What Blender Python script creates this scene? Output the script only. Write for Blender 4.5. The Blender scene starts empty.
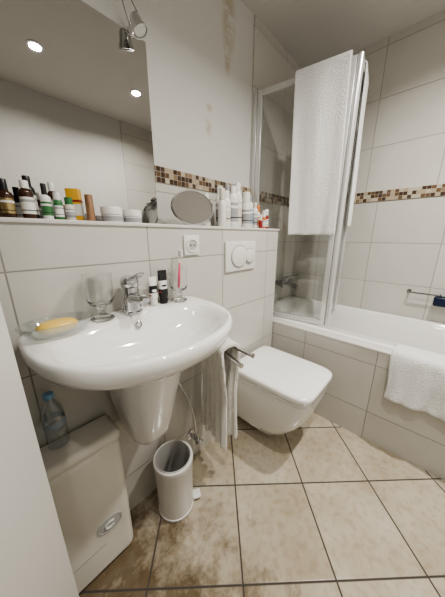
import bpy, bmesh, math, random
from mathutils import Vector, Matrix, noise
random.seed(3)
SC=bpy.context.scene
COL=SC.collection
# ------------------------------------------------------------ materials
def newmat(name):
    m=bpy.data.materials.new(name); m.use_nodes=True
    nt=m.node_tree; b=nt.nodes["Principled BSDF"]
    return m,nt,b
def N(nt,t,**kw):
    n=nt.nodes.new(t)
    for k,v in kw.items(): setattr(n,k,v)
    return n
def mat(name,col,rough=.5,metal=0,trans=0,ior=1.45,bump=0,bscale=200,var=0,vscale=8,coat=0,sheen=0,emis=None,estr=0,bdist=.004):
    m,nt,b=newmat(name)
    b.inputs["Base Color"].default_value=(*col,1)
    b.inputs["Roughness"].default_value=rough
    b.inputs["Metallic"].default_value=metal
    b.inputs["Transmission Weight"].default_value=trans
    b.inputs["IOR"].default_value=ior
    b.inputs["Coat Weight"].default_value=coat
    b.inputs["Sheen Weight"].default_value=sheen
    if emis:
        b.inputs["Emission Color"].default_value=(*emis,1); b.inputs["Emission Strength"].default_value=estr
    geo=N(nt,"ShaderNodeNewGeometry")
    nz=N(nt,"ShaderNodeTexNoise"); nz.inputs["Scale"].default_value=vscale; nz.inputs["Detail"].default_value=4
    nt.links.new(geo.outputs["Position"],nz.inputs["Vector"])
    mx=N(nt,"ShaderNodeMix",data_type='RGBA')
    v=max(var,.015)
    mx.inputs[6].default_value=(*[c*(1-v) for c in col],1); mx.inputs[7].default_value=(*[min(1,c*(1+v)) for c in col],1)
    nt.links.new(nz.outputs["Fac"],mx.inputs[0]); nt.links.new(mx.outputs[2],b.inputs["Base Color"])
    if bump:
        n2=N(nt,"ShaderNodeTexNoise"); n2.inputs["Scale"].default_value=bscale; n2.inputs["Detail"].default_value=3
        nt.links.new(geo.outputs["Position"],n2.inputs["Vector"])
        bp=N(nt,"ShaderNodeBump"); bp.inputs["Strength"].default_value=bump; bp.inputs["Distance"].default_value=bdist
        nt.links.new(n2.outputs["Fac"],bp.inputs["Height"]); nt.links.new(bp.outputs[0],b.inputs["Normal"])
    return m
def glassmat(name,tint=(1,1,1),refl=.08,mx_=.75):
    m=bpy.data.materials.new(name); m.use_nodes=True; nt=m.node_tree; nt.nodes.clear()
    o=N(nt,"ShaderNodeOutputMaterial"); t=N(nt,"ShaderNodeBsdfTransparent"); t.inputs[0].default_value=(*tint,1)
    g=N(nt,"ShaderNodeBsdfGlossy"); g.inputs["Roughness"].default_value=.03
    lw=N(nt,"ShaderNodeLayerWeight"); lw.inputs[0].default_value=.35
    mr=N(nt,"ShaderNodeMapRange"); mr.inputs["To Min"].default_value=refl; mr.inputs["To Max"].default_value=mx_
    mx=N(nt,"ShaderNodeMixShader")
    nt.links.new(lw.outputs["Facing"],mr.inputs["Value"]); nt.links.new(mr.outputs[0],mx.inputs[0])
    nt.links.new(t.outputs[0],mx.inputs[1]); nt.links.new(g.outputs[0],mx.inputs[2]); nt.links.new(mx.outputs[0],o.inputs[0])
    return m
def tile_mat(name,U,V,uo,vo,W,H,g,ramp,grout,rough=.3,mott=.06,mscale=6,bump=.4,constant=False,stone=None):
    m,nt,b=newmat(name); L=nt.links.new
    geo=N(nt,"ShaderNodeNewGeometry")
    def axis(vec,off,size):
        d=N(nt,"ShaderNodeVectorMath",operation='DOT_PRODUCT'); L(geo.outputs["Position"],d.inputs[0]); d.inputs[1].default_value=vec
        s=N(nt,"ShaderNodeMath",operation='SUBTRACT'); L(d.outputs["Value"],s.inputs[0]); s.inputs[1].default_value=off
        q=N(nt,"ShaderNodeMath",operation='DIVIDE'); L(s.outputs[0],q.inputs[0]); q.inputs[1].default_value=size
        f=N(nt,"ShaderNodeMath",operation='FRACT'); L(q.outputs[0],f.inputs[0])
        fl=N(nt,"ShaderNodeMath",operation='FLOOR'); L(q.outputs[0],fl.inputs[0])
        a=N(nt,"ShaderNodeMath",operation='SUBTRACT'); L(f.outputs[0],a.inputs[0]); a.inputs[1].default_value=.5
        ab=N(nt,"ShaderNodeMath",operation='ABSOLUTE'); L(a.outputs[0],ab.inputs[0])
        mr=N(nt,"ShaderNodeMapRange"); L(ab.outputs[0],mr.inputs["Value"])
        mr.inputs["From Min"].default_value=.5-g/size*.9; mr.inputs["From Max"].default_value=.5-g/size*.35
        return fl,mr
    fu,mu=axis(U,uo,W); fv,mv=axis(V,vo,H)
    mxm=N(nt,"ShaderNodeMath",operation='MAXIMUM'); L(mu.outputs[0],mxm.inputs[0]); L(mv.outputs[0],mxm.inputs[1])
    cb=N(nt,"ShaderNodeCombineXYZ"); L(fu.outputs[0],cb.inputs[0]); L(fv.outputs[0],cb.inputs[1])
    wn=N(nt,"ShaderNodeTexWhiteNoise",noise_dimensions='3D'); L(cb.outputs[0],wn.inputs["Vector"])
    cr=N(nt,"ShaderNodeValToRGB"); el=cr.color_ramp
    if constant: el.interpolation='CONSTANT'
    while len(el.elements)<len(ramp): el.elements.new(.5)
    for e,(p,c) in zip(el.elements,ramp): e.position=p; e.color=(*c,1)
    L(wn.outputs["Value"],cr.inputs[0])
    nz=N(nt,"ShaderNodeTexNoise"); nz.inputs["Scale"].default_value=mscale; nz.inputs["Detail"].default_value=8; nz.inputs["Roughness"].default_value=.6
    off=N(nt,"ShaderNodeVectorMath",operation='MULTIPLY_ADD'); L(wn.outputs["Color"],off.inputs[0]); off.inputs[1].default_value=(9,9,9); L(geo.outputs["Position"],off.inputs[2])
    L(off.outputs[0],nz.inputs["Vector"])
    def ramp2(fac,p0,c0,p1):
        r=N(nt,"ShaderNodeValToRGB"); r.color_ramp.elements[0].position=p0; r.color_ramp.elements[0].color=(*c0,1); r.color_ramp.elements[1].position=p1; r.color_ramp.elements[1].color=(1,1,1,1)
        L(fac,r.inputs[0]); return r.outputs[0]
    def mul(a,c):
        x=N(nt,"ShaderNodeMix",data_type='RGBA',blend_type='MULTIPLY'); x.inputs[0].default_value=1; L(a,x.inputs[6]); L(c,x.inputs[7]); return x.outputs[2]
    if stone:
        src=ramp2(nz.outputs["Fac"],.30,stone,.62)
        n4=N(nt,"ShaderNodeTexNoise"); n4.inputs["Scale"].default_value=34; n4.inputs["Detail"].default_value=6; L(geo.outputs["Position"],n4.inputs["Vector"])
        src=mul(src,ramp2(n4.outputs["Fac"],.34,(.86,.83,.78),.52))
        # worn, grimy zone beside the washbasin wall and along the door side
        dt=N(nt,"ShaderNodeVectorMath",operation='DOT_PRODUCT'); L(geo.outputs["Position"],dt.inputs[0]); dt.inputs[1].default_value=(1.05,-.05,0)
        n5=N(nt,"ShaderNodeTexNoise"); n5.inputs["Scale"].default_value=9; n5.inputs["Detail"].default_value=10; n5.inputs["Roughness"].default_value=.72; L(geo.outputs["Position"],n5.inputs["Vector"])
        ad=N(nt,"ShaderNodeMath",operation='MULTIPLY_ADD'); L(n5.outputs["Fac"],ad.inputs[0]); ad.inputs[1].default_value=1.5; L(dt.outputs["Value"],ad.inputs[2])
        mr5=N(nt,"ShaderNodeMapRange"); L(ad.outputs[0],mr5.inputs["Value"]); mr5.inputs["From Min"].default_value=.92; mr5.inputs["From Max"].default_value=1.26
        src=mul(src,ramp2(mr5.outputs[0],0,(.34,.29,.23),1))
    else:
        src=ramp2(nz.outputs["Fac"],.3,(1-mott,1-mott,1-mott*1.2),.7)
    ml=mul(cr.outputs[0],src)
    mg=N(nt,"ShaderNodeMix",data_type='RGBA'); L(mxm.outputs[0],mg.inputs[0]); L(ml,mg.inputs[6]); mg.inputs[7].default_value=(*grout,1)
    L(mg.outputs[2],b.inputs["Base Color"])
    rr=N(nt,"ShaderNodeMix",data_type='FLOAT'); L(mxm.outputs[0],rr.inputs[0]); rr.inputs[2].default_value=rough; rr.inputs[3].default_value=.85
    L(rr.outputs[0],b.inputs["Roughness"])
    inv=N(nt,"ShaderNodeMath",operation='MULTIPLY_ADD'); L(mxm.outputs[0],inv.inputs[0]); inv.inputs[1].default_value=-1
    n3=N(nt,"ShaderNodeMath",operation='MULTIPLY'); L(nz.outputs["Fac"],n3.inputs[0]); n3.inputs[1].default_value=.25
    L(n3.outputs[0],inv.inputs[2])
    bp=N(nt,"ShaderNodeBump"); bp.inputs["Strength"].default_value=bump; bp.inputs["Distance"].default_value=.002
    L(inv.outputs[0],bp.inputs["Height"]); L(bp.outputs[0],b.inputs["Normal"])
    return m
WT=[(0,(.565,.545,.505)),(1,(.61,.59,.55))]; WG=(.31,.295,.265)
X_,Y_,Z_=(1,0,0),(0,1,0),(0,0,1)
TR=.22
M_tile_ledge=tile_mat("wall_tile_ledge",X_,Z_,.04,.19,.405,.30,.0036,WT,WG,TR)
M_tile_alc=tile_mat("wall_tile_alcove",X_,Z_,1.40,.23,.405,.30,.0036,WT,WG,TR)
M_tile_alc_up=tile_mat("wall_tile_alcove_upper",X_,Z_,1.40,.0,.405,.30,.0036,WT,WG,TR)
M_tile_right=tile_mat("wall_tile_right",Y_,Z_,.01,.23,.405,.30,.0036,WT,WG,TR)
M_tile_right_up=tile_mat("wall_tile_right_upper",Y_,Z_,.10,.0,.405,.30,.0036,WT,WG,TR)
M_tile_panel=tile_mat("tub_panel_tile",Y_,Z_,.15,.19,.405,.30,.0036,WT,WG,TR)
MOSR=[(0,(.06,.032,.018)),(.2,(.42,.34,.24)),(.42,(.14,.085,.045)),(.6,(.50,.44,.34)),(.75,(.08,.05,.035)),(.88,(.26,.18,.11))]
M_mos_x=tile_mat("mosaic_x",X_,Z_,0,1.432,.0245,.0245,.0016,MOSR,(.38,.35,.29),constant=True,rough=.2)
M_mos_y=tile_mat("mosaic_y",Y_,Z_,0,1.432,.0245,.0245,.0016,MOSR,(.38,.35,.29),constant=True,rough=.2)
s=math.sqrt(.5)
M_floor=tile_mat("floor_stone_tile",(s,s,0),(s,-s,0),.8365,.087,.333,.333,.0055,[(0,(.47,.42,.335)),(1,(.535,.485,.395))],(.060,.050,.040),rough=.18,mscale=3.5,bump=.3,stone=(.76,.71,.63))
M_ceil=mat("ceiling_paint",(.58,.56,.53),.9,bump=.1,bscale=60)
M_white=mat("white_ceramic",(.80,.79,.765),.08,coat=.5)
M_plas=mat("white_plastic",(.72,.705,.67),.35)
M_lid=mat("toilet_seat_white",(.83,.825,.80),.15)
M_box=mat("cream_plastic_shell",(.72,.69,.62),.38,bump=.05,bscale=300)
M_boxd=mat("grey_seam",(.40,.38,.34),.5)
M_chrome=mat("chrome",(.60,.60,.61),.10,1)
M_chromed=mat("dark_chrome",(.32,.32,.33),.13,1)
M_alu=mat("white_aluminium",(.68,.68,.67),.25,.5)
M_dark=mat("black_plastic",(.015,.015,.017),.3)
M_mirror=mat("mirror_silver",(.57,.565,.55),.01,1)
M_glassp=glassmat("shower_glass",(.94,.95,.945),.05,.6)
M_glass=mat("clear_glass",(.97,.98,.98),.0,trans=1,ior=1.40)
M_dish=glassmat("clear_cut_glass",(.93,.95,.95),.10,.7)
M_pet=glassmat("clear_pet",(.93,.96,.98),.08,.6)
M_towel=mat("white_terry",(.78,.775,.76),.95,bump=.9,bscale=170,sheen=.4,var=.10,vscale=200,bdist=.008)
M_towelg=mat("cream_waffle",(.84,.82,.76),.95,bump=1.0,bscale=140,var=.12,vscale=160,sheen=.4,bdist=.010)
M_door=mat("door_lacquer",(.62,.605,.575),.35)
M_seal=mat("grey_rubber",(.20,.19,.17),.6)
M_red=mat("pink_red_plastic",(.70,.06,.16),.3)
M_blue=mat("navy_plastic",(.004,.010,.04),.35)
M_soap=mat("yellow_soap",(.72,.50,.12),.3)
M_emit=mat("lamp_glow",(1,1,1),.5,emis=(1,.93,.82),estr=25)
def simple(n,c,r=.35,**k): return mat(n,c,r,**k)
M_brown=simple("amber_brown",(.05,.022,.012),.12)
M_green=simple("green_label",(.05,.17,.06))
M_yel=simple("yellow_card",(.65,.38,.05))
M_copper=simple("copper_tube",(.40,.24,.15),.3,metal=.5)
M_gold=simple("gold_cap",(.45,.34,.17),.25,metal=.8)
M_cream=simple("cream_plastic",(.62,.58,.50))
M_lgrey=simple("light_grey_label",(.34,.34,.35))
M_badge=simple("badge_grey",(.48,.48,.47))
M_ring=simple("button_gap_grey",(.46,.45,.43))
M_lblue=simple("pale_blue_label",(.30,.36,.42))
M_pcap=simple("blue_cap",(.22,.40,.60))
M_orange=simple("orange_plastic",(.55,.18,.05))
M_dred=simple("dark_red_plastic",(.28,.03,.03))
M_label=simple("white_label",(.74,.73,.70))
def plaster():
    m,nt,b=newmat("plaster_wall"); L=nt.links.new
    b.inputs["Roughness"].default_value=.95
    geo=N(nt,"ShaderNodeNewGeometry")
    n2=N(nt,"ShaderNodeTexNoise"); n2.inputs["Scale"].default_value=22; n2.inputs["Detail"].default_value=9; n2.inputs["Roughness"].default_value=.7
    L(geo.outputs["Position"],n2.inputs["Vector"])
    prev=None
    for (c,sx,sz,th,am) in [((1.185,1.07,2.32),.055,.20,.45,.75),((1.175,1.07,2.13),.025,.07,.46,.7),((1.03,1.07,1.86),.025,.02,.44,.7),((1.02,1.07,1.77),.028,.045,.45,.7)]:
        sb=N(nt,"ShaderNodeVectorMath",operation='SUBTRACT'); L(geo.outputs["Position"],sb.inputs[0]); sb.inputs[1].default_value=c
        ml=N(nt,"ShaderNodeVectorMath",operation='MULTIPLY'); L(sb.outputs[0],ml.inputs[0]); ml.inputs[1].default_value=(1/sx,4,1/sz)
        ln=N(nt,"ShaderNodeVectorMath",operation='LENGTH'); L(ml.outputs[0],ln.inputs[0])
        mr=N(nt,"ShaderNodeMapRange"); L(ln.outputs["Value"],mr.inputs["Value"]); mr.inputs["From Min"].default_value=.4; mr.inputs["From Max"].default_value=1.2; mr.inputs["To Min"].default_value=am; mr.inputs["To Max"].default_value=0
        m2=N(nt,"ShaderNodeMapRange"); L(n2.outputs["Fac"],m2.inputs["Value"]); m2.inputs["From Min"].default_value=th-.06; m2.inputs["From Max"].default_value=th+.06
        mu=N(nt,"ShaderNodeMath",operation='MULTIPLY'); L(mr.outputs[0],mu.inputs[0]); L(m2.outputs[0],mu.inputs[1])
        if prev is None: prev=mu
        else:
            a=N(nt,"ShaderNodeMath",operation='MAXIMUM'); L(prev.outputs[0],a.inputs[0]); L(mu.outputs[0],a.inputs[1]); prev=a
    f=N(nt,"ShaderNodeMath",operation='MULTIPLY'); L(prev.outputs[0],f.inputs[0]); f.inputs[1].default_value=.75
    mx=N(nt,"ShaderNodeMix",data_type='RGBA'); L(f.outputs[0],mx.inputs[0]); mx.inputs[6].default_value=(.60,.59,.565,1); mx.inputs[7].default_value=(.38,.29,.16,1)
    L(mx.outputs[2],b.inputs["Base Color"])
    n3=N(nt,"ShaderNodeTexNoise"); n3.inputs["Scale"].default_value=70; n3.inputs["Detail"].default_value=4
    L(geo.outputs["Position"],n3.inputs["Vector"])
    bp=N(nt,"ShaderNodeBump"); bp.inputs["Strength"].default_value=.6; bp.inputs["Distance"].default_value=.005
    L(n3.outputs["Fac"],bp.inputs["Height"]); L(bp.outputs[0],b.inputs["Normal"])
    return m
M_plaster=plaster()
# ------------------------------------------------------------ geometry
def g_box(mn,mx,bev=0,seg=3):
    bm=bmesh.new(); bmesh.ops.create_cube(bm,size=1)
    for v in bm.verts: v.co=Vector([mn[i]+(v.co[i]+.5)*(mx[i]-mn[i]) for i in range(3)])
    if bev: bmesh.ops.bevel(bm,geom=list(bm.edges),offset=bev,segments=seg,affect='EDGES',profile=.5)
    bm.verts.index_update()
    r=([v.co.copy() for v in bm.verts],[[v.index for v in f.verts] for f in bm.faces]); bm.free(); return r
def g_loft(rings,cap0=True,cap1=True,loop=False):
    V=[];F=[];n=len(rings[0])
    for r in rings: V+= [Vector(p) for p in r]
    m=len(rings)
    for i in range(m if loop else m-1):
        j=(i+1)%m
        for k in range(n):
            F.append([i*n+k,i*n+(k+1)%n,j*n+(k+1)%n,j*n+k])
    if not loop:
        if cap0: F.append(list(range(n))[::-1])
        if cap1: F.append([(m-1)*n+k for k in range(n)])
    return V,F
def g_lathe(prof,c=(0,0,0),seg=32,cap0=True,cap1=True):
    return g_loft([[(c[0]+max(r,1e-5)*math.cos(2*math.pi*k/seg),c[1]+max(r,1e-5)*math.sin(2*math.pi*k/seg),c[2]+z) for k in range(seg)] for r,z in prof],cap0,cap1)
def g_tube(pts,r,seg=12,closed=False):
    pts=[Vector(p) for p in pts]; n=len(pts); rings=[]
    t0=(pts[1]-pts[0]).normalized(); up=Vector((0,0,1)) if abs(t0.z)<.9 else Vector((1,0,0))
    nrm=t0.cross(up).normalized()
    for i in range(n):
        if closed: t=(pts[(i+1)%n]-pts[i-1]).normalized()
        else: t=(pts[min(i+1,n-1)]-pts[max(i-1,0)]).normalized()
        nrm=(nrm-t*nrm.dot(t)).normalized(); b=t.cross(nrm)
        rr=r[i] if isinstance(r,(list,tuple)) else r
        rings.append([pts[i]+(nrm*math.cos(a)+b*math.sin(a))*rr for a in [2*math.pi*k/seg for k in range(seg)]])
    return g_loft(rings,loop=closed)
def bez(a,b,c,n=10):
    a,b,c=Vector(a),Vector(b),Vector(c)
    return [a*(1-t)**2+b*2*t*(1-t)+c*t*t for t in [i/n for i in range(n+1)]]
def X(g,M): return ([M@v for v in g[0]],g[1])
def se(cx,cy,hx,hf,hb,z,ef=2.2,eb=6,n=64,ex=None):
    out=[]
    for k in range(n):
        a=2*math.pi*k/n; c,s_=math.cos(a),math.sin(a)
        e=ef if s_<0 else eb; h=hf if s_<0 else hb
        out.append((cx+hx*math.copysign(abs(c)**(2/e),c),cy+h*math.copysign(abs(s_)**(2/e),s_),z))
    return out
def mk(name,geos,mats,smooth=35,mods=None,base=True):
    if isinstance(geos,tuple): geos=[geos]
    if not isinstance(mats,(list,tuple)): mats=[mats]
    V=[];F=[];mi=[]
    for i,g in enumerate(geos):
        o=len(V); V+=[tuple(v) for v in g[0]]; F+=[[o+a for a in f] for f in g[1]]; mi+=[min(i,len(mats)-1)]*len(g[1])
    me=bpy.data.meshes.new(name); me.from_pydata(V,[],F)
    for m in mats: me.materials.append(m)
    me.polygons.foreach_set("material_index",mi)
    bm=bmesh.new(); bm.from_mesh(me); bmesh.ops.recalc_face_normals(bm,faces=bm.faces); bm.to_mesh(me); bm.free()
    if smooth:
        me.polygons.foreach_set("use_smooth",[True]*len(me.polygons)); me.set_sharp_from_angle(angle=math.radians(smooth))
    ob=bpy.data.objects.new(name,me); COL.objects.link(ob)
    for md in (mods or []):
        mo=ob.modifiers.new(md[0],md[0])
        for k,v in md[1].items(): setattr(mo,k,v)
    return ob
def origin(ob):
    xs=[v.co for v in ob.data.vertices]
    c=Vector(((min(v.x for v in xs)+max(v.x for v in xs))/2,(min(v.y for v in xs)+max(v.y for v in xs))/2,min(v.z for v in xs)))
    ob.data.transform(Matrix.Translation(-c)); ob.location=c
def meta(ob,label,cat,group=None):
    ob["label"]=label; ob["category"]=cat
    if group: ob["group"]=group
def single(name,geos,mats,label,cat,group=None,**k):
    ob=mk(name,geos,mats,**k); origin(ob); meta(ob,label,cat,group); return ob
def thing(name,loc,label,cat,parts,group=None):
    e=bpy.data.objects.new(name,None); e.empty_display_size=.05; e.location=loc; COL.objects.link(e); meta(e,label,cat,group)
    for p in parts:
        p.parent=e; p.matrix_parent_inverse=Matrix.Translation(-Vector(loc))
    return e
def struct(name,geos,mats,**k):
    ob=mk(name,geos,mats,**k); ob["kind"]="structure"; return ob
# ------------------------------------------------------------ room
H=1.18; YW=1.07; YL=.80; XT=1.39; XF=2.14; XL=-.62; YB=-.85; ZC=2.45; RIM=.585; LZ=1.225
struct("floor",g_box((XL-.1,YB-.1,-.1),(XF+.1,YW+.1,0)),M_floor)
struct("ceiling",g_box((XL-.1,YB-.1,ZC),(XF+.1,YW+.1,ZC+.1)),M_ceil)
struct("wall_back",g_box((XL-.1,YW,0),(XF+.1,YW+.1,ZC)),M_plaster)
struct("wall_right",g_box((XF,YB-.1,0),(XF+.1,YW,ZC)),M_tile_right)
struct("wall_left",g_box((XL-.1,YB-.1,0),(XL,YW,ZC)),M_plaster)
struct("wall_front",g_box((XL,YB-.1,0),(XF,YB,ZC)),M_plaster)
struct("wall_ledge",g_box((XL,YL,0),(XT-.01,YW,LZ-.012)),M_tile_ledge)
struct("trim_1",g_box((XL,YL-.006,LZ-.012),(XT-.004,YW,LZ),.002),mat("ledge_cap",(.62,.60,.565),.25))
struct("wall_alcove",[g_box((1.41,YW-.012,0),(XF,YW,1.432)),g_box((1.41,YW-.012,1.5),(XF,YW,ZC))],[M_tile_alc,M_tile_alc_up])
struct("wall_right_upper",g_box((XF-.004,YB,1.5),(XF,YW-.012,ZC)),M_tile_right_up)
struct("wall_back_lower",g_box((XL,YW-.008,LZ),(1.41,YW,1.432)),M_tile_ledge)
struct("trim_2",g_box((.60,YW-.012,1.432),(1.41,YW,1.503)),M_mos_x)
struct("trim_3",g_box((1.41,YW-.015,1.432),(XF-.005,YW,1.5025)),M_mos_x)
struct("trim_4",g_box((XF-.006,YB,1.432),(XF,YW-.015,1.5025)),M_mos_y)
struct("wall_tub_panel",g_box((XT,YB,0),(XT+.05,YW-.012,RIM-.012)),M_tile_panel)
struct("trim_5",g_box((XT-.003,YB,RIM-.012),(XT+.052,YW-.012,RIM),.002),mat("tub_ledge_tile",(.62,.60,.565),.25))
struct("wall_front_alcove",g_box((1.41,YB,0),(XF-.006,YB+.012,ZC)),M_tile_alc)
# ------------------------------------------------------------ door leaf
def rotz(a,c): return Matrix.Translation(c)@Matrix.Rotation(a,4,'Z')
dv=Vector((-.006,.50,0))
Dm=rotz(math.radians(223),dv)
leaf=mk("leaf",X(g_box((0,-.0,.008),(.74,.026,2.0),.002),Dm),M_door)
reb=mk("rebate",X(g_box((.030,-.014,.008),(.73,-.0,1.99),.002),Dm),M_door)
seal=mk("seal",X(g_box((.022,-.006,.008),(.030,-.0,1.98)),Dm),M_seal)
seal2=mk("edge_strip",X(g_box((.003,-.0012,.010),(.0075,.0002,1.98)),Dm),mat("grey_edge",(.36,.35,.33),.4))
bolt=mk("latch",X(g_box((-.010,-.005,-.02),(.006,.0,.02),.001),Dm@Matrix.Translation((.014,0,1.16))),M_alu)
d=thing("door_1",(dv.x,dv.y,.008),"white lacquered door leaf standing open","door",[leaf,reb,seal,seal2,bolt]); d["kind"]="structure"
# ------------------------------------------------------------ mirror
mx0,mx1,mz0,mz1=-.45,.648,LZ+.004,1.955
single("wall_mirror",[g_box((mx0,YW-.022,mz0),(mx1,YW-.0085,mz1)),g_box((mx0+.001,YW-.0235,mz0+.001),(mx1-.001,YW-.022,mz1-.001))],[M_alu,M_mirror],"large frameless rectangular wall mirror above the tiled ledge","mirror",smooth=0)
M_lamp=mat("bright_chrome",(.72,.72,.72),.18,1)
lc=Vector((.585,YW-.045,1.955))
lp=[mk("clamp",[g_box((lc.x-.010,YW-.034,1.944),(lc.x+.010,YW-.008,1.972),.003)],M_lamp)]
hc=Vector((.588,YW-.080,1.945))
lp.append(mk("arm",g_tube([(lc.x,YW-.024,1.970)]+bez((lc.x,YW-.024,1.985),(lc.x+.004,YW-.05,2.02),(hc.x,hc.y,hc.z+.04)),.0035),M_lamp))
hd=g_lathe([(.007,-.042),(.015,-.040),(.020,-.030),(.023,-.008),(.028,.006),(.030,.016),(.027,.016),(.024,.005),(.004,0)],seg=28)
Rm=Matrix.Translation(hc)@Matrix.Rotation(math.radians(160),4,'X')@Matrix.Rotation(math.radians(14),4,'Y')
lp.append(mk("lamp_head",X(hd,Rm),M_lamp))
lp.append(mk("bulb",X(g_lathe([(.001,.014),(.0235,.012),(.0235,.008)],seg=24),Rm),mat("frosted_bulb",(.75,.75,.72),.3)))
lp.append(mk("cable",g_tube(bez((lc.x-.008,YW-.03,1.972),(lc.x-.10,YW-.07,2.12),(hc.x,hc.y,hc.z+.041),14),.0018,8),M_chromed))
thing("mirror_lamp",(lc.x,YW-.02,1.944),"small chrome clip-on spotlight on the mirror edge","lamp",lp)
# ------------------------------------------------------------ washbasin
SZ=.925; sx=.325
def ring_out(scale,z,dy=0,e=2.25): return se(sx,.69+dy,.298*scale,.303*scale,.108,z,e,7,80)
R=[se(sx,.70,.10,.10,.098,.785,2.2,5,80),se(sx,.70,.16,.165,.098,.792,2.2,5,80),se(sx,.695,.215,.215,.103,.815,2.2,6,80),se(sx,.69,.258,.258,.108,.842,2.25,7,80),
   ring_out(.940,.864),ring_out(.973,.878),ring_out(.993,.890),ring_out(1,.902),ring_out(.999,.914),ring_out(.990,.921),ring_out(.978,.9245),ring_out(.955,SZ),
   se(sx,.60,.255,.188,.112,SZ-.002,2.3,2.6,80),se(sx,.60,.246,.180,.104,SZ-.007,2.3,2.6,80),
   se(sx,.60,.230,.166,.094,.895,2.2,2.5,80),se(sx,.598,.200,.147,.084,.862,2.1,2.3,80),se(sx,.592,.150,.110,.070,.836,2,2,80),se(sx,.58,.08,.06,.05,.820,2,2,80),se(sx,.568,.022,.022,.022,.816,2,2,80)]
basin=mk("basin",g_loft(R),M_white,smooth=50)
pc=sx-.006
ped=[se(pc,.70,.120,.19,.098,.805,2.4,5,48),se(pc,.70,.113,.17,.098,.75,2.5,5,48),se(pc,.70,.099,.145,.098,.67,2.6,5,48),se(pc,.70,.085,.12,.098,.58,2.7,5,48),se(pc,.70,.073,.10,.098,.51,2.7,5,48),se(pc,.70,.066,.089,.098,.482,2.7,5,48),se(pc,.70,.055,.076,.09,.469,2.5,4,48)]
pedm=mk("half_pedestal",g_loft(ped),M_white,smooth=50)
drain=mk("drain",g_lathe([(.021,-.002),(.021,.001),(.018,.004),(.0,.005)],(sx,.568,.8175),seg=28),M_chrome)
over=mk("overflow",X(g_lathe([(.011,0),(.011,.003),(.007,.004),(.006,.001)],seg=20),Matrix.Translation((sx,.688,.897))@Matrix.Rotation(math.radians(65),4,'X')),M_chrome)
thing("washbasin",(sx,.8,.469),"white ceramic oval washbasin with half pedestal mounted on tiled wall","washbasin",[basin,pedm,drain,over])
# faucet
fx,fy=.335,.748
def rr_(cy,z,hx,hz,n=28): return [(fx+hx*math.copysign(abs(math.cos(a))**.75,math.cos(a)),cy,SZ+z+hz*math.copysign(abs(math.sin(a))**.75,math.sin(a))) for a in [2*math.pi*k/n for k in range(n)]]
fb=mk("body",[g_lathe([(.034,0),(.034,.005),(.029,.009),(.0275,.045),(.028,.085),(.026,.089)],(fx,fy,SZ),seg=40),
   g_loft([rr_(fy,.050,.021,.023),rr_(fy-.045,.058,.019,.018),rr_(fy-.075,.062,.0175,.0145),rr_(fy-.098,.061,.016,.013),rr_(fy-.104,.060,.012,.009)]),
   g_lathe([(.011,-.010),(.011,.0)],(fx,fy-.088,SZ+.050),seg=20)],M_chrome,smooth=45)
hdl=mk("lever",[g_lathe([(.027,.091),(.030,.095),(.030,.112),(.024,.123),(.012,.128),(.0,.129)],(fx,fy,SZ),seg=36,cap1=False),
   g_loft([rr_(fy+.01,.112,.020,.010),rr_(fy-.03,.122,.017,.008),rr_(fy-.065,.135,.014,.006),rr_(fy-.085,.143,.0125,.005),rr_(fy-.09,.145,.009,.003)])],M_chrome,smooth=45)
thing("faucet",(fx,fy,SZ),"compact chrome single-lever mixer tap on the washbasin","faucet",[fb,hdl])
def goblet(loc,s=1):
    p=[(.034,0),(.036,.003),(.030,.009),(.016,.015),(.0115,.022),(.0115,.034),(.016,.042),(.032,.052),(.0385,.066),(.0405,.095),(.0425,.150),(.040,.150),(.038,.095),(.036,.070),(.030,.058),(.010,.052),(.001,.051)]
    return single("goblet",g_lathe([(r*s,z*s) for r,z in p],loc,seg=40),M_glass,"squat clear footed glass goblet on the basin rim","glass",group="footed glasses on the washbasin",smooth=60)
goblet((.238,.748,SZ),.96); goblet((.535,.748,SZ),.90)
tb=[mk("handle",g_tube([(.528,.738,SZ+.055),(.543,.752,SZ+.10),(.560,.768,SZ+.150)],[.0045,.0055,.0035]),M_red),
    mk("neck",g_tube([(.560,.768,SZ+.150),(.568,.775,SZ+.176)],[.003,.0025],8),M_label),
    mk("brush_head",[X(g_box((-.006,-.004,0),(.006,.004,.028),.002),Matrix.Translation((.568,.775,SZ+.174))),X(g_box((-.005,-.014,.002),(.005,-.004,.026),.001),Matrix.Translation((.568,.775,SZ+.174)))],M_label)]
thing("toothbrush",(.528,.738,SZ+.055),"pink and white toothbrush leaning in the footed glass","toothbrush",tb)
def std_tube(loc,h,w,cm,bm_,lm,label,name="toothpaste_tube"):
    x,y,z=loc
    cap=mk("cap",g_lathe([(w*.42,0),(w*.45,.002),(w*.42,.022),(w*.40,.023)],loc,seg=24),cm)
    def r(hx,hy,zz): return se(x,y,hx,hy,hy,z+zz,2.4,2.4,32)
    body=mk("body",g_loft([r(w*.40,w*.40,.0235),r(w*.5,w*.45,.035),r(w*.5,w*.36,h*.55),r(w*.52,w*.16,h*.88),r(w*.53,.0012,h*.95),r(w*.53,.0012,h)]),bm_)
    parts=[cap,body]
    if lm:
        parts.append(mk("label_band",[g_loft([r(w*.506,w*.40,h*.45),r(w*.52,w*.29,h*.70)],False,False),g_loft([r(w*.515,w*.405,h*.34),r(w*.515,w*.40,h*.39)],False,False)],[lm,M_dred]))
    return thing(name,loc,label,"tube",parts)
std_tube((.473,.765,SZ),.130,.036,M_dark,M_dark,M_label,"black and white cosmetic tube standing on its cap")
std_tube((.430,.764,SZ),.110,.030,M_plas,M_label,M_dark,"small white cream tube with dark print beside the tap","cream_tube")
sdc=(.112,.712,SZ)
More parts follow.
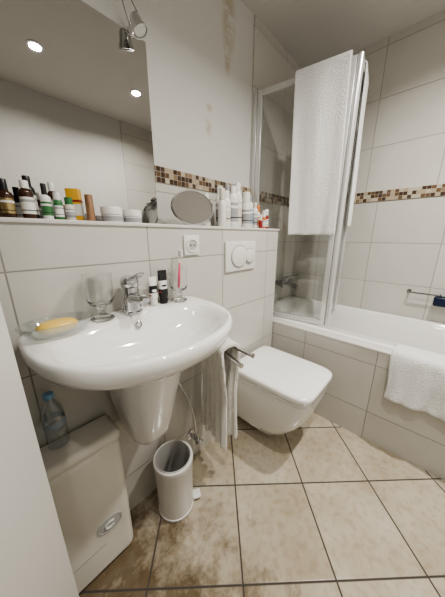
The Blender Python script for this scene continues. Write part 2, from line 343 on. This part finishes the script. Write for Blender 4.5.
def sring(sc,z,fa=0):
    o=se(sdc[0],sdc[1],.080*sc,.054*sc,.054*sc,SZ+z,2.2,2.2,64)
    return [(sdc[0]+(p[0]-sdc[0])*(1+fa*math.cos(k*math.pi/2)),sdc[1]+(p[1]-sdc[1])*(1+fa*math.cos(k*math.pi/2)),p[2]) for k,p in enumerate(o)]
sdd=mk("dish",g_loft([sring(.50,0.0005),sring(.72,.004,.01),sring(.93,.022,.02),sring(1.04,.034,.02),sring(1.055,.037),sring(1.03,.039),sring(.98,.036),sring(.86,.022),sring(.66,.008),sring(.45,.005)]),M_dish,smooth=30)
thing("soap_dish",sdc,"oval clear facetted glass soap dish on the basin rim","soap dish",[sdd])
def so(sc,z): return se(sdc[0],sdc[1],.048*sc,.031*sc,.031*sc,SZ+z,2.3,2.3,40)
single("soap_bar",g_loft([so(.55,.0085),so(.80,.011),so(.95,.017),so(1,.023),so(.95,.030),so(.78,.036),so(.5,.039),so(.2,.040)]),M_soap,"yellow oval soap bar in the glass dish","soap",smooth=60)
# ------------------------------------------------------------ toilet
tx=1.056
def tr(hx,front,z,ef=2.8,back=.7995): 
    cy=.62
    return se(tx,cy,hx,cy-front,back-cy,z,ef,8,88)
bowl=mk("bowl",g_loft([tr(.095,.52,.078,2.8),tr(.122,.475,.088,3.0),tr(.140,.425,.14,3.3),tr(.155,.375,.21,3.8),tr(.167,.340,.28,4.4),tr(.175,.323,.34,5.2),tr(.178,.317,.385,6.4),tr(.178,.317,.400,6.6),tr(.172,.323,.405,6.6)]),M_white,smooth=50)
seat=mk("seat",g_loft([tr(.174,.320,.406,7,.77),tr(.179,.314,.409,7,.77),tr(.179,.314,.421,7,.77),tr(.175,.318,.423,7,.77)]),M_lid,smooth=50)
lid=mk("lid",g_loft([tr(.178,.314,.425,7,.775),tr(.186,.305,.430,7,.775),tr(.187,.303,.452,7,.775),tr(.184,.306,.460,7,.772),tr(.172,.320,.4645,6,.765),tr(.08,.43,.4665,3,.74)]),M_lid,smooth=60)
thing("toilet",(tx,.7995,.078),"white wall-hung toilet with closed squared lid","toilet",[bowl,seat,lid])
px_,pz=.99,1.075
fp=[mk("plate",g_box((px_-.128,YL-.012,pz-.078),(px_+.128,YL,pz+.078),.004),M_plas)]
A90=Matrix.Rotation(math.radians(90),4,'X')
for dx,rr,el in ((-.022,.058,1.12),(.066,.040,1.0)):
    z0=.0 if rr>.05 else .004
    Mx=Matrix.Translation((px_+dx,YL-.012,pz))@A90@Matrix.Diagonal((el,1,1,1))
    fp.append(mk("button",[X(g_lathe([(rr+.003,z0),(rr+.003,z0+.003),(rr+.001,z0+.0035),(rr,z0+.001)],seg=40,cap0=False,cap1=False),Mx),
       X(g_lathe([(rr-.001,z0+.0005),(rr-.002,z0+.006),(rr-.006,z0+.008),(0.001,z0+.007)],seg=40),Mx)],[M_ring,M_plas]))
thing("flush_plate",(px_,YL,pz-.078),"white dual-flush button plate on the tiled wall","flush plate",fp)
qx,qz=.648,1.142
sk=[mk("frame",g_box((qx-.042,YL-.009,qz-.042),(qx+.042,YL,qz+.042),.003),M_plas),
    mk("insert",X(g_lathe([(.031,0),(.031,.012),(.0235,.013),(.0215,.0095),(.001,.0093)],seg=36),Matrix.Translation((qx,YL-.001,qz))@A90),[M_plas]),
    mk("recess",X(g_lathe([(.0215,0),(.001,.0003)],seg=30),Matrix.Translation((qx,YL-.0108,qz))@A90),M_ring),
    mk("pin_hole",X(g_lathe([(.0035,0),(.0035,.0015)],seg=12),Matrix.Translation((qx-.0095,YL-.0108,qz))@A90),M_dark),
    mk("pin_hole",X(g_lathe([(.0035,0),(.0035,.0015)],seg=12),Matrix.Translation((qx+.0095,YL-.0108,qz))@A90),M_dark)]
thing("power_socket",(qx,YL,qz-.04),"white wall socket on tiled ledge wall","socket",sk)
# ------------------------------------------------------------ towel rail with arms
az_=.71
arms=[mk("wall_bracket",[g_box((.672,YL-.012,az_-.03),(.712,YL,az_+.03),.004),g_tube([(.692,YL-.022,az_-.028),(.692,YL-.022,az_+.028)],.010)],M_lamp),
      mk("arm",g_tube([(.692,YL-.022,az_+.014),(.672,.47,az_+.014),(.672,.466,az_+.014)],[.0085,.0085,.011],14),M_lamp),
      mk("arm",g_tube([(.692,YL-.022,az_-.008),(.612,.480,az_-.008),(.611,.476,az_-.008)],[.0085,.0085,.011],14),M_lamp)]
thing("towel_rail",(.692,YL,az_-.03),"chrome swivel towel rail with two arms","towel rail",arms)
def drape(name,p0,p1,zt,r,front,back,label,m,amp=.008,seed=0,thick=.009,flare=0,nu=26,group="towels",nf=22,ripf=9,skew=0,rip=.6,rz=None,pinch=0):
    """front side = to the right of the direction p0->p1"""
    rz=rz or r
    p0=Vector((*p0,0));p1=Vector((*p1,0)); ax=(p1-p0); L=ax.length; ax.normalize(); nr=Vector((ax.y,-ax.x,0))
    prof=[]
    for i in range(nf+1): prof.append((1,zt-front*(1-i/nf),(1-i/nf)))
    for i in range(1,8):
        a=math.pi*i/8; prof.append(('arc',a,0))
    for i in range(nf+1): prof.append((-1,zt-back*i/nf,i/nf))
    V=[];F=[]
    for pr in prof:
        for j in range(nu+1):
            u=j/nu
            if pr[0]=='arc':
                off=r*math.cos(pr[1]); z=zt+rz*math.sin(pr[1]); d=0; sgn=1
            else:
                sgn=pr[0]; off=sgn*r*(1-pinch*min(1,pr[2]*2.2)); z=pr[1]; d=pr[2]
            w=noise.noise(Vector((u*2.6+seed,d*.8*sgn,seed)))*1.6+math.sin(u*ripf+seed+d*.5)*rip+.2*noise.noise(Vector((u*9,d*3,seed)))
            if pr[0]!='arc': off+=sgn*amp*(.15+d)*max(-.25,(w+.9))
            uu=(u-.5)*(1+flare*d)+.5
            uu+=.010*d*noise.noise(Vector((d*3,u*2,seed+7)))
            z2=z+.006*noise.noise(Vector((u*5,seed,3)))*d
            P=p0+ax*(L*uu+skew*d)+nr*off; V.append(Vector((P.x,P.y,z2)))
    n=nu+1
    for i in range(len(prof)-1):
        for j in range(nu): F.append([i*n+j,i*n+j+1,(i+1)*n+j+1,(i+1)*n+j])
    return single(name,(V,F),m,label,"towel",group,smooth=180,mods=[("SOLIDIFY",dict(thickness=thick,offset=0)),("SUBSURF",dict(levels=1,render_levels=2))])
drape("hand_towel",(.690,.752),(.648,.560),az_+.012,.043,.50,.47,"cream-white waffle hand towel hanging over both chrome rail arms",M_towelg,amp=.012,seed=5,thick=.016,nu=44,group=None,ripf=30,rip=.8,rz=.022,nf=26,pinch=.62,flare=.06)
av=[mk("rosette",X(g_lathe([(.028,0),(.027,.006),(.012,.010)],seg=24),Matrix.Translation((.60,YL,.16))@A90),M_chrome),
    mk("valve_body",g_tube([(.60,YL-.004,.16),(.60,YL-.06,.16)],.010),M_chrome),
    mk("valve_outlet",g_tube([(.60,YL-.045,.16),(.60,YL-.045,.20)],.008),M_chrome),
    mk("valve_knob",X(g_lathe([(.015,0),(.019,.004),(.018,.020),(.010,.026)],seg=20),Matrix.Translation((.60,YL-.06,.16))@A90),M_chrome),
    mk("hose",g_tube(bez((.60,YL-.045,.20),(.60,YL-.05,.42),(.47,YL-.02,.62),16),.005),M_alu)]
thing("angle_valve",(.60,YL,.13),"chrome angle valve with hose on the wall","valve",av)
# ------------------------------------------------------------ pedal bin
bx,by=.410,.676
pb=[mk("bin_body",g_lathe([(.068,.002),(.074,.004),(.075,.02),(.080,.245),(.083,.250),(.083,.272),(.080,.275),(.074,.273),(.072,.25),(.066,.03),(.001,.028)],(bx,by,0),seg=48,cap1=False),M_plas,smooth=40),
    mk("inner_bucket",g_lathe([(.0725,.262),(.075,.277),(.0715,.277),(.069,.262),(.063,.06),(.001,.058)],(bx,by,0),seg=40,cap0=False,cap1=False),mat("grey_bucket",(.42,.41,.39),.5),smooth=40),
    mk("pedal",X(g_box((.074,-.02,.010),(.112,.02,.024),.005),Matrix.Translation((bx,by,0))@Matrix.Rotation(math.radians(-30),4,'Z')),M_plas),
    mk("base_ring",g_lathe([(.076,0),(.078,.003),(.078,.012),(.075,.014)],(bx,by,0),seg=40,cap0=False,cap1=False),M_plas)]
thing("pedal_bin",(bx,by,0),"white plastic round pedal bin under the washbasin","waste bin",pb)
# ------------------------------------------------------------ storage box
b0=(-.15,.676,.0); b1=(.218,.796,.555)
sb=[mk("body",g_box((b0[0],b0[1],0.002),(b1[0],b1[1],.525),.030,7),M_box,smooth=50),
    mk("lid",g_box((b0[0]-.002,b0[1]-.003,.515),(b1[0]+.002,b1[1],.555),.0195,8),M_box,smooth=50),
    mk("plinth_line",g_box((b0[0]+.03,b0[1]-.0008,.130),(b1[0]-.10,b0[1]+.002,.134)),M_boxd),
    mk("emblem",[X(g_lathe([(.036,0),(.036,.002),(.031,.0025),(.031,.001),(.026,.001),(.026,.002),(.001,.002)],seg=36),Matrix.Translation((.140,b0[1],.205))@A90@Matrix.Diagonal((1.2,.85,1,1))),
                 X(g_tube([(math.cos(a)*.016,math.sin(a)*.012,0) for a in [math.radians(t) for t in range(40,330,20)]],.0035,8),Matrix.Translation((.140,b0[1]-.003,.205))@A90)],[M_badge,M_label])]
thing("storage_box",((b0[0]+b1[0])/2,.73,0),"cream-white plastic lidded box with oval emblem under the washbasin","storage box",sb)
wb=(.064,.762,.5555); k=.85
bt=[mk("bottle_body",g_lathe([(r*k,z*k) for r,z in [(.028,0),(.033,.004),(.034,.03),(.032,.034),(.034,.04),(.034,.07),(.0315,.075),(.034,.08),(.034,.13),(.030,.155),(.017,.178),(.0125,.187),(.0125,.196)]],wb,seg=32),M_pet,smooth=50),
    mk("label_band",g_lathe([(.0345*k,.088*k),(.0345*k,.112*k)],wb,seg=32,cap0=False,cap1=False),M_lblue),
    mk("cap",g_lathe([(.015*k,.194*k),(.0155*k,.196*k),(.0155*k,.211*k),(.014*k,.213*k)],wb,seg=24),M_pcap)]
thing("water_bottle",wb,"clear plastic water bottle with blue cap","bottle",bt)
# ------------------------------------------------------------ ledge items
def bottle(name,x,y,r,h,bodym,capm,labm,label,capr=.5,caph=.25,shoulder=.08,flat=1.0,cat="bottle",group="toiletries on the ledge"):
    c=(x,y,LZ+.0005); bh=h*(1-caph)
    S=Matrix.Translation(c)@Matrix.Rotation(math.radians(-25),4,'Z')@Matrix.Diagonal((1,flat,1,1))
    cr=r*capr
    p=[(r*.92,0),(r,.003),(r,bh*(1-shoulder*2)),(r*.93,bh*(1-shoulder)),(cr*.9+.001,bh*.99),(cr*.85,bh+.001)]
    parts=[mk("bottle_body",X(g_lathe(p,seg=28),S),bodym,smooth=50),
           mk("cap",X(g_lathe([(cr,bh),(cr,h*.985),(cr*.9,h)],seg=24),S),capm)]
    if labm: 
        parts.append(mk("label_band",[X(g_lathe([(r*1.012,bh*.18),(r*1.012,bh*.72)],seg=28,cap0=False,cap1=False),S),
            X(g_lathe([(r*1.02,bh*.56),(r*1.02,bh*.64)],seg=28,cap0=False,cap1=False),S),X(g_lathe([(r*1.02,bh*.28),(r*1.02,bh*.31)],seg=28,cap0=False,cap1=False),S)],[labm,M_label if labm is not M_label else M_lgrey,M_dark]))
    return thing(name,c,label,cat,parts,group)
bottle("perfume_bottle",.045,.90,.015,.118,M_brown,M_gold,None,"amber brown perfume bottle with gold cap",.6,.3)
bottle("perfume_bottle",.081,.865,.016,.098,M_brown,M_dark,M_gold,"dark brown cosmetic bottle with gold label",.55,.28)
bottle("medicine_bottle",.126,.872,.0165,.102,M_brown,M_label,M_label,"brown bottle with white label and white cap",.6,.2)
bottle("medicine_bottle",.142,.93,.016,.125,M_dark,M_dark,M_label,"dark bottle with white label",.6,.2)
bottle("spray_bottle",.168,.868,.0135,.100,M_label,M_dark,M_green,"white bottle with green label and dark cap",.5,.3)
bottle("pill_bottle",.196,.862,.012,.078,M_green,M_label,M_label,"small green bottle with white label",.8,.25)
bottle("lotion_bottle",.200,.925,.015,.115,M_brown,M_label,M_lgrey,"brown bottle with grey label and white cap",.6,.22)
bottle("lotion_bottle",.224,.860,.0135,.068,M_cream,M_green,M_lgrey,"small cream bottle with green cap",.8,.3)
cM=Matrix.Translation((.254,.908,LZ+.0005))@Matrix.Rotation(math.radians(-35),4,'Z')
bb=[mk("carton",X(g_box((-.019,-.014,0),(.019,.014,.102),.001),cM),M_yel),
    mk("label_band",[X(g_box((-.0195,-.0145,.02),(.0195,.0145,.055)),cM),X(g_box((-.0197,-.0147,.062),(.0197,.0147,.068)),cM)],[M_label,M_dred])]
thing("medicine_carton",(.252,.905,LZ),"yellow and white medicine carton","box",bb,"toiletries on the ledge")
bottle("cosmetic_tube",.287,.875,.0125,.085,M_copper,M_copper,None,"copper-coloured round cosmetic tube",.97,.4,.01)
def jar(x,y,r,h,label,cm):
    c=(x,y,LZ+.0005)
    return thing("cream_jar",c,label,"jar",[mk("jar_body",g_lathe([(r*.9,0),(r*.97,.003),(r*.97,h*.5),(r*.9,h*.52)],c,seg=36),M_label),
      mk("lid",g_lathe([(r,h*.53),(r,h*.93),(r*.95,h)],c,seg=36),cm),mk("label_band",g_lathe([(r*.98,h*.1),(r*.98,h*.42)],c,seg=36,cap0=False,cap1=False),M_lgrey)],"cream jars on the ledge")
jar(.355,.872,.035,.052,"white cream jar with flat lid",M_label); jar(.430,.872,.033,.047,"low white cream jar with grey label",M_plas)
cm=Vector((.725,.875,LZ+.083)); 
view=(Vector((0,0,0))-Vector((cm.x,cm.y,0))).normalized()
nrm=(view+Vector((.20,.0,.58))).normalized()
Q=Matrix.Translation(cm)@nrm.to_track_quat('Z','Y').to_matrix().to_4x4()
cmp_=[mk("frame",X(g_lathe([(.089,-.007),(.095,-.006),(.098,0),(.095,.006),(.092,.007),(.090,.005),(.001,.003)],seg=56),Q),M_chrome,smooth=50),
      mk("mirror_glass",X(g_lathe([(.090,.0055),(.0,.0057)],seg=56,cap0=False,cap1=False),Q),mat("bright_mirror",(.96,.96,.95),.01,1)),
      mk("stand",g_tube([(.66,.93,LZ+.004),(.70,.955,LZ+.004),(.80,.92,LZ+.004)]+[(.80,.90,LZ+.05)],.003),M_chrome)]
thing("cosmetic_mirror",(cm.x,cm.y,LZ),"round chrome cosmetic mirror tilted on the ledge","mirror",cmp_)
bottle("lotion_bottle",.870,.935,.022,.165,M_label,M_label,M_lgrey,"white lotion bottle with grey label",.6,.2,flat=.75)
bottle("lotion_bottle",.922,.872,.021,.190,M_label,M_cream,None,"tall slim white plastic lotion bottle",.7,.3)
bottle("shampoo_bottle",.968,.885,.025,.185,M_label,M_plas,M_cream,"white shampoo bottle with cream label",.7,.18,flat=.7)
bottle("shampoo_bottle",.985,.95,.024,.215,M_plas,M_label,M_lgrey,"white shampoo bottle standing behind others",.6,.18,flat=.7)
bottle("shampoo_bottle",1.020,.88,.027,.215,M_label,M_plas,M_lgrey,"tall white shampoo bottle with grey label",.6,.16,flat=.7)
bottle("shampoo_bottle",1.05,.95,.026,.235,M_cream,M_lgrey,M_label,"tall cream shampoo bottle with grey cap",.55,.18,flat=.7)
bottle("shampoo_bottle",1.074,.895,.027,.240,M_label,M_label,M_cream,"tall white shampoo bottle",.6,.18,flat=.7)
bottle("deodorant_can",1.124,.872,.024,.195,M_label,M_label,M_lgrey,"white deodorant can with grey band",.9,.28,.03)
bottle("lotion_bottle",1.14,.94,.025,.215,M_label,M_plas,M_lgrey,"white tall bottle with white cap",.6,.2)
bottle("lotion_bottle",1.176,.89,.025,.190,M_label,M_lgrey,M_lblue,"white bottle with blue label and grey cap",.6,.2)
bottle("lotion_bottle",1.224,.880,.020,.15,M_label,M_cream,M_lgrey,"white round bottle with cream cap",.6,.2)
bottle("nail_polish_bottle",1.236,.842,.012,.08,M_dred,M_label,None,"small dark red bottle with white cap",.7,.4)
bottle("cosmetic_bottle",1.262,.885,.016,.14,M_label,M_orange,M_orange,"white bottle with orange cap",.8,.3)
bottle("cosmetic_bottle",1.298,.862,.015,.11,M_orange,M_label,M_label,"small orange bottle with white cap",.8,.35)
bottle("cosmetic_bottle",1.336,.868,.015,.12,M_dred,M_label,M_label,"small red bottle with white label",.8,.3)
# ------------------------------------------------------------ bathtub
tcx,tcy=(XT+.052+XF)/2,(YB+.012+YW-.012)/2; thx=(XF-.007-XT-.053)/2; thy=(YW-.013-YB-.013)/2
def tbr(hx,hy,z,e,dx=0,dy=0): return se(tcx+dx,tcy+dy,hx,hy,hy,z,e,e,120)
tub=mk("tub_shell",g_loft([tbr(thx-.04,thy-.04,.40,14),tbr(thx,thy,.55,60),tbr(thx,thy,RIM+.006,60),tbr(thx-.004,thy-.004,RIM+.010,50),
   tbr(thx-.045,thy-.055,RIM+.010,9),tbr(thx-.055,thy-.065,RIM+.002,8),tbr(thx-.075,thy-.10,.50,6),tbr(thx-.10,thy-.17,.35,5),tbr(thx-.13,thy-.24,.25,4.5),tbr(thx-.18,thy-.32,.21,4),tbr(.05,.1,.205,3)]),M_white,smooth=50)
thing("bathtub",(tcx,tcy,0),"white enamelled bathtub built in behind a tiled panel","bathtub",[tub,mk("foot",g_box((tcx-.2,tcy-.5,.0),(tcx+.2,tcy-.45,.40)),M_boxd),mk("foot",g_box((tcx-.2,tcy+.45,0),(tcx+.2,tcy+.5,.40)),M_boxd)])
# ------------------------------------------------------------ shower screen
zb=RIM+.011; zt=2.065; ya=YW-.014
PA=Vector((XT+.036,ya-.028)); PB=Vector((1.525,.475)); PC=Vector((1.86,.535))
def panel(P,Qv,n):
    P=Vector((*P,0));Qv=Vector((*Qv,0)); a=(Qv-P); L=a.length; ang=math.atan2(a.y,a.x)
    M=Matrix.Translation((P.x,P.y,0))@Matrix.Rotation(ang,4,'Z'); w=.030; t=.014
    fr=mk("frame",[X(g_box((0,-t,zb+.004),(w,t,zt),.002),M),X(g_box((L-w,-t,zb+.004),(L,t,zt),.002),M),X(g_box((w-.001,-t,zt-.03),(L-w+.001,t,zt-.0005),.002),M),X(g_box((w-.001,-t,zb+.004),(L-w+.001,t,zb+.038),.002),M)],M_alu)
    gl=mk("glass_pane",X(g_box((w-.002,-.0025,zb+.03),(L-w+.002,.0025,zt-.028)),M),M_glassp,smooth=0)
    return [fr,gl]
dAB=(PB-PA).normalized(); dBC=(PC-PB).normalized()
pp=panel(PA,PB-dAB*.015,"a")+panel(PB+dBC*.015,PC,"b")
pp.append(mk("wall_profile",g_box((PA.x-.016,ya-.027,RIM+.001),(PA.x+.016,ya,zt+.003),.002),M_alu))
pp.append(mk("hinge_post",g_tube([(PB.x,PB.y,zb+.001),(PB.x,PB.y,zt+.003)],.015,16),M_alu))
thing("shower_screen",((PA.x+PB.x)/2,(PA.y+PB.y)/2,zb),"folding glass bath screen with aluminium frame on the bathtub edge","shower screen",pp)
T0=PB-dAB*.040; T1=PB-dAB*.325
drape("bath_towel",T1,T0,zt+.006,.021,.885,.80,"white terry bath towel hung over the bath screen",M_towel,amp=.010,seed=2.3,thick=.010,group="bath towels",nu=44,nf=34,ripf=11,skew=.030,flare=-.02)
T2=PB+dBC*.10; T3=PB+dBC*.30
drape("bath_towel",T2,T3,zt+.005,.020,.83,.80,"white terry bath towel hung over the folded screen panel",M_towel,amp=.008,seed=8.1,thick=.009,group="bath towels",nu=30)
def tubtowel():
    prof=[(XT-.012,.335),(XT-.014,.36),(XT-.013,.42),(XT-.012,.48),(XT-.011,.54),(XT-.010,.575),(XT-.004,RIM+.014),(XT+.02,RIM+.022),(XT+.06,RIM+.026),(XT+.090,RIM+.024),(XT+.118,RIM+.012),(XT+.128,.57),(XT+.142,.53),(XT+.156,.49)]
    nu=44; V=[];F=[]
    for i,(x,z) in enumerate(prof):
        d=max(0,(6-i)/6)
        for j in range(nu+1):
            u=j/nu
            y=.090-.50*u
            w=noise.noise(Vector((u*6,i*.15,4)))+.4*noise.noise(Vector((u*16,i*.5,8)))
            V.append(Vector((x-abs(w)*.022*(.3+d)-(.006*math.sin(u*14)+.006)*d,y+.010*noise.noise(Vector((i*.3,0,9))),z+.008*noise.noise(Vector((u*5,i*.4,1)))*(1 if i<9 else 0)+(.016*noise.noise(Vector((u*4,2,2))) if i==0 else 0))))
    n=nu+1
    for i in range(len(prof)-1):
        for j in range(nu): F.append([i*n+j,i*n+j+1,(i+1)*n+j+1,(i+1)*n+j])
    single("bath_mat_towel",(V,F),M_towel,"thick white terry bath mat draped over the tub edge","towel",None,smooth=180,mods=[("SOLIDIFY",dict(thickness=.020,offset=0)),("SUBSURF",dict(levels=1,render_levels=2))])
tubtowel()
mxx,mzz=1.92,.77; yw=YW-.012
tm=[mk("mixer_body",[g_tube([(mxx-.10,yw-.05,mzz),(mxx+.10,yw-.05,mzz)],.026,20),g_tube([(mxx-.075,yw,mzz),(mxx-.075,yw-.05,mzz)],.020,16),g_tube([(mxx+.075,yw,mzz),(mxx+.075,yw-.05,mzz)],.020,16)],M_chromed),
    mk("spout",g_tube([(mxx,yw-.05,mzz-.01),(mxx,yw-.12,mzz-.02),(mxx,yw-.17,mzz-.03),(mxx,yw-.18,mzz-.05)],.018,16),M_chromed),
    mk("lever",[g_lathe([(.026,.015),(.026,.04),(.016,.048)],(mxx,yw-.05,mzz)),X(g_box((-.012,-.13,0),(.012,0,.010),.003),Matrix.Translation((mxx,yw-.05,mzz+.042))@Matrix.Rotation(math.radians(-15),4,'X'))],M_chromed),
    mk("hose_outlet",g_tube([(mxx-.05,yw-.05,mzz-.02),(mxx-.05,yw-.05,mzz-.045)],.011,14),M_chromed)]
thing("bath_mixer",(mxx,yw,mzz),"chrome single-lever bath mixer on tiled wall","bath mixer",tm)
gx=XF-.0
gb=[mk("bar",g_tube([(gx,.12,.79),(gx-.045,.115,.79),(gx-.05,.10,.79),(gx-.05,-.36,.79),(gx-.045,-.375,.79),(gx,-.38,.79)],.006,14),M_chromed),
    mk("rosette",X(g_lathe([(.014,0),(.013,.005)],seg=20),Matrix.Translation((gx,.12,.79))@Matrix.Rotation(math.radians(-90),4,'Y')),M_chromed),
    mk("rosette",X(g_lathe([(.014,0),(.013,.005)],seg=20),Matrix.Translation((gx,-.38,.79))@Matrix.Rotation(math.radians(-90),4,'Y')),M_chromed)]
thing("grab_bar",(gx,-.14,.77),"chrome grab bar on the tiled wall over the tub","grab bar",gb)
br=[mk("brush_body",X(g_box((-.02,-.08,-.065),(.02,.045,0),.012),Matrix.Translation((gx-.05,-.065,.783))),M_blue),
    mk("hook",g_tube([(gx-.05,-.05,.778),(gx-.060,-.05,.79),(gx-.05,-.05,.800),(gx-.040,-.05,.791)],.003,8),M_blue)]
thing("scrub_brush",(gx-.05,-.065,.715),"navy blue plastic scrub brush hanging on the grab bar","brush",br)
for i,(lx,ly,en) in enumerate(((-.18,-.2,3),(.55,-.2,12),(1.28,-.2,21))):
    c=(lx,ly,ZC)
    thing("ceiling_spotlight",(lx,ly,ZC-.01),"recessed round chrome ceiling spotlight, lit","ceiling light",
      [mk("trim_ring",g_lathe([(.045,0),(.045,-.006),(.036,-.009),(.034,-.002)],c,seg=32,cap0=False,cap1=False),M_chrome),
       mk("bulb",g_lathe([(.034,-.0025),(.001,-.003)],c,seg=32,cap0=False,cap1=True),M_emit)],"recessed ceiling spotlights")
    ld=bpy.data.lights.new("spot_lamp","AREA"); ld.shape='DISK'; ld.size=.07; ld.energy=en; ld.color=(1,.965,.905); ld.spread=math.radians(150)
    lo=bpy.data.objects.new("spot_lamp",ld); lo.location=(lx,ly,ZC-.014); COL.objects.link(lo)
w=bpy.data.worlds.new("World"); SC.world=w; w.use_nodes=True
w.node_tree.nodes["Background"].inputs[0].default_value=(.6,.58,.55,1); w.node_tree.nodes["Background"].inputs[1].default_value=.3
cd=bpy.data.cameras.new("camera"); cam=bpy.data.objects.new("camera",cd); COL.objects.link(cam)
cd.sensor_fit='VERTICAL'; cd.sensor_height=36; cd.sensor_width=36*445/597; cd.lens=228/597*36; cd.clip_start=.02
cam.location=(0,0,H); cam.rotation_euler=(math.radians(90-15.3),0,math.radians(-46.7))
SC.camera=cam
SC.view_settings.view_transform='AgX'
SC.view_settings.look='AgX - Medium High Contrast'
SC.view_settings.exposure=.10
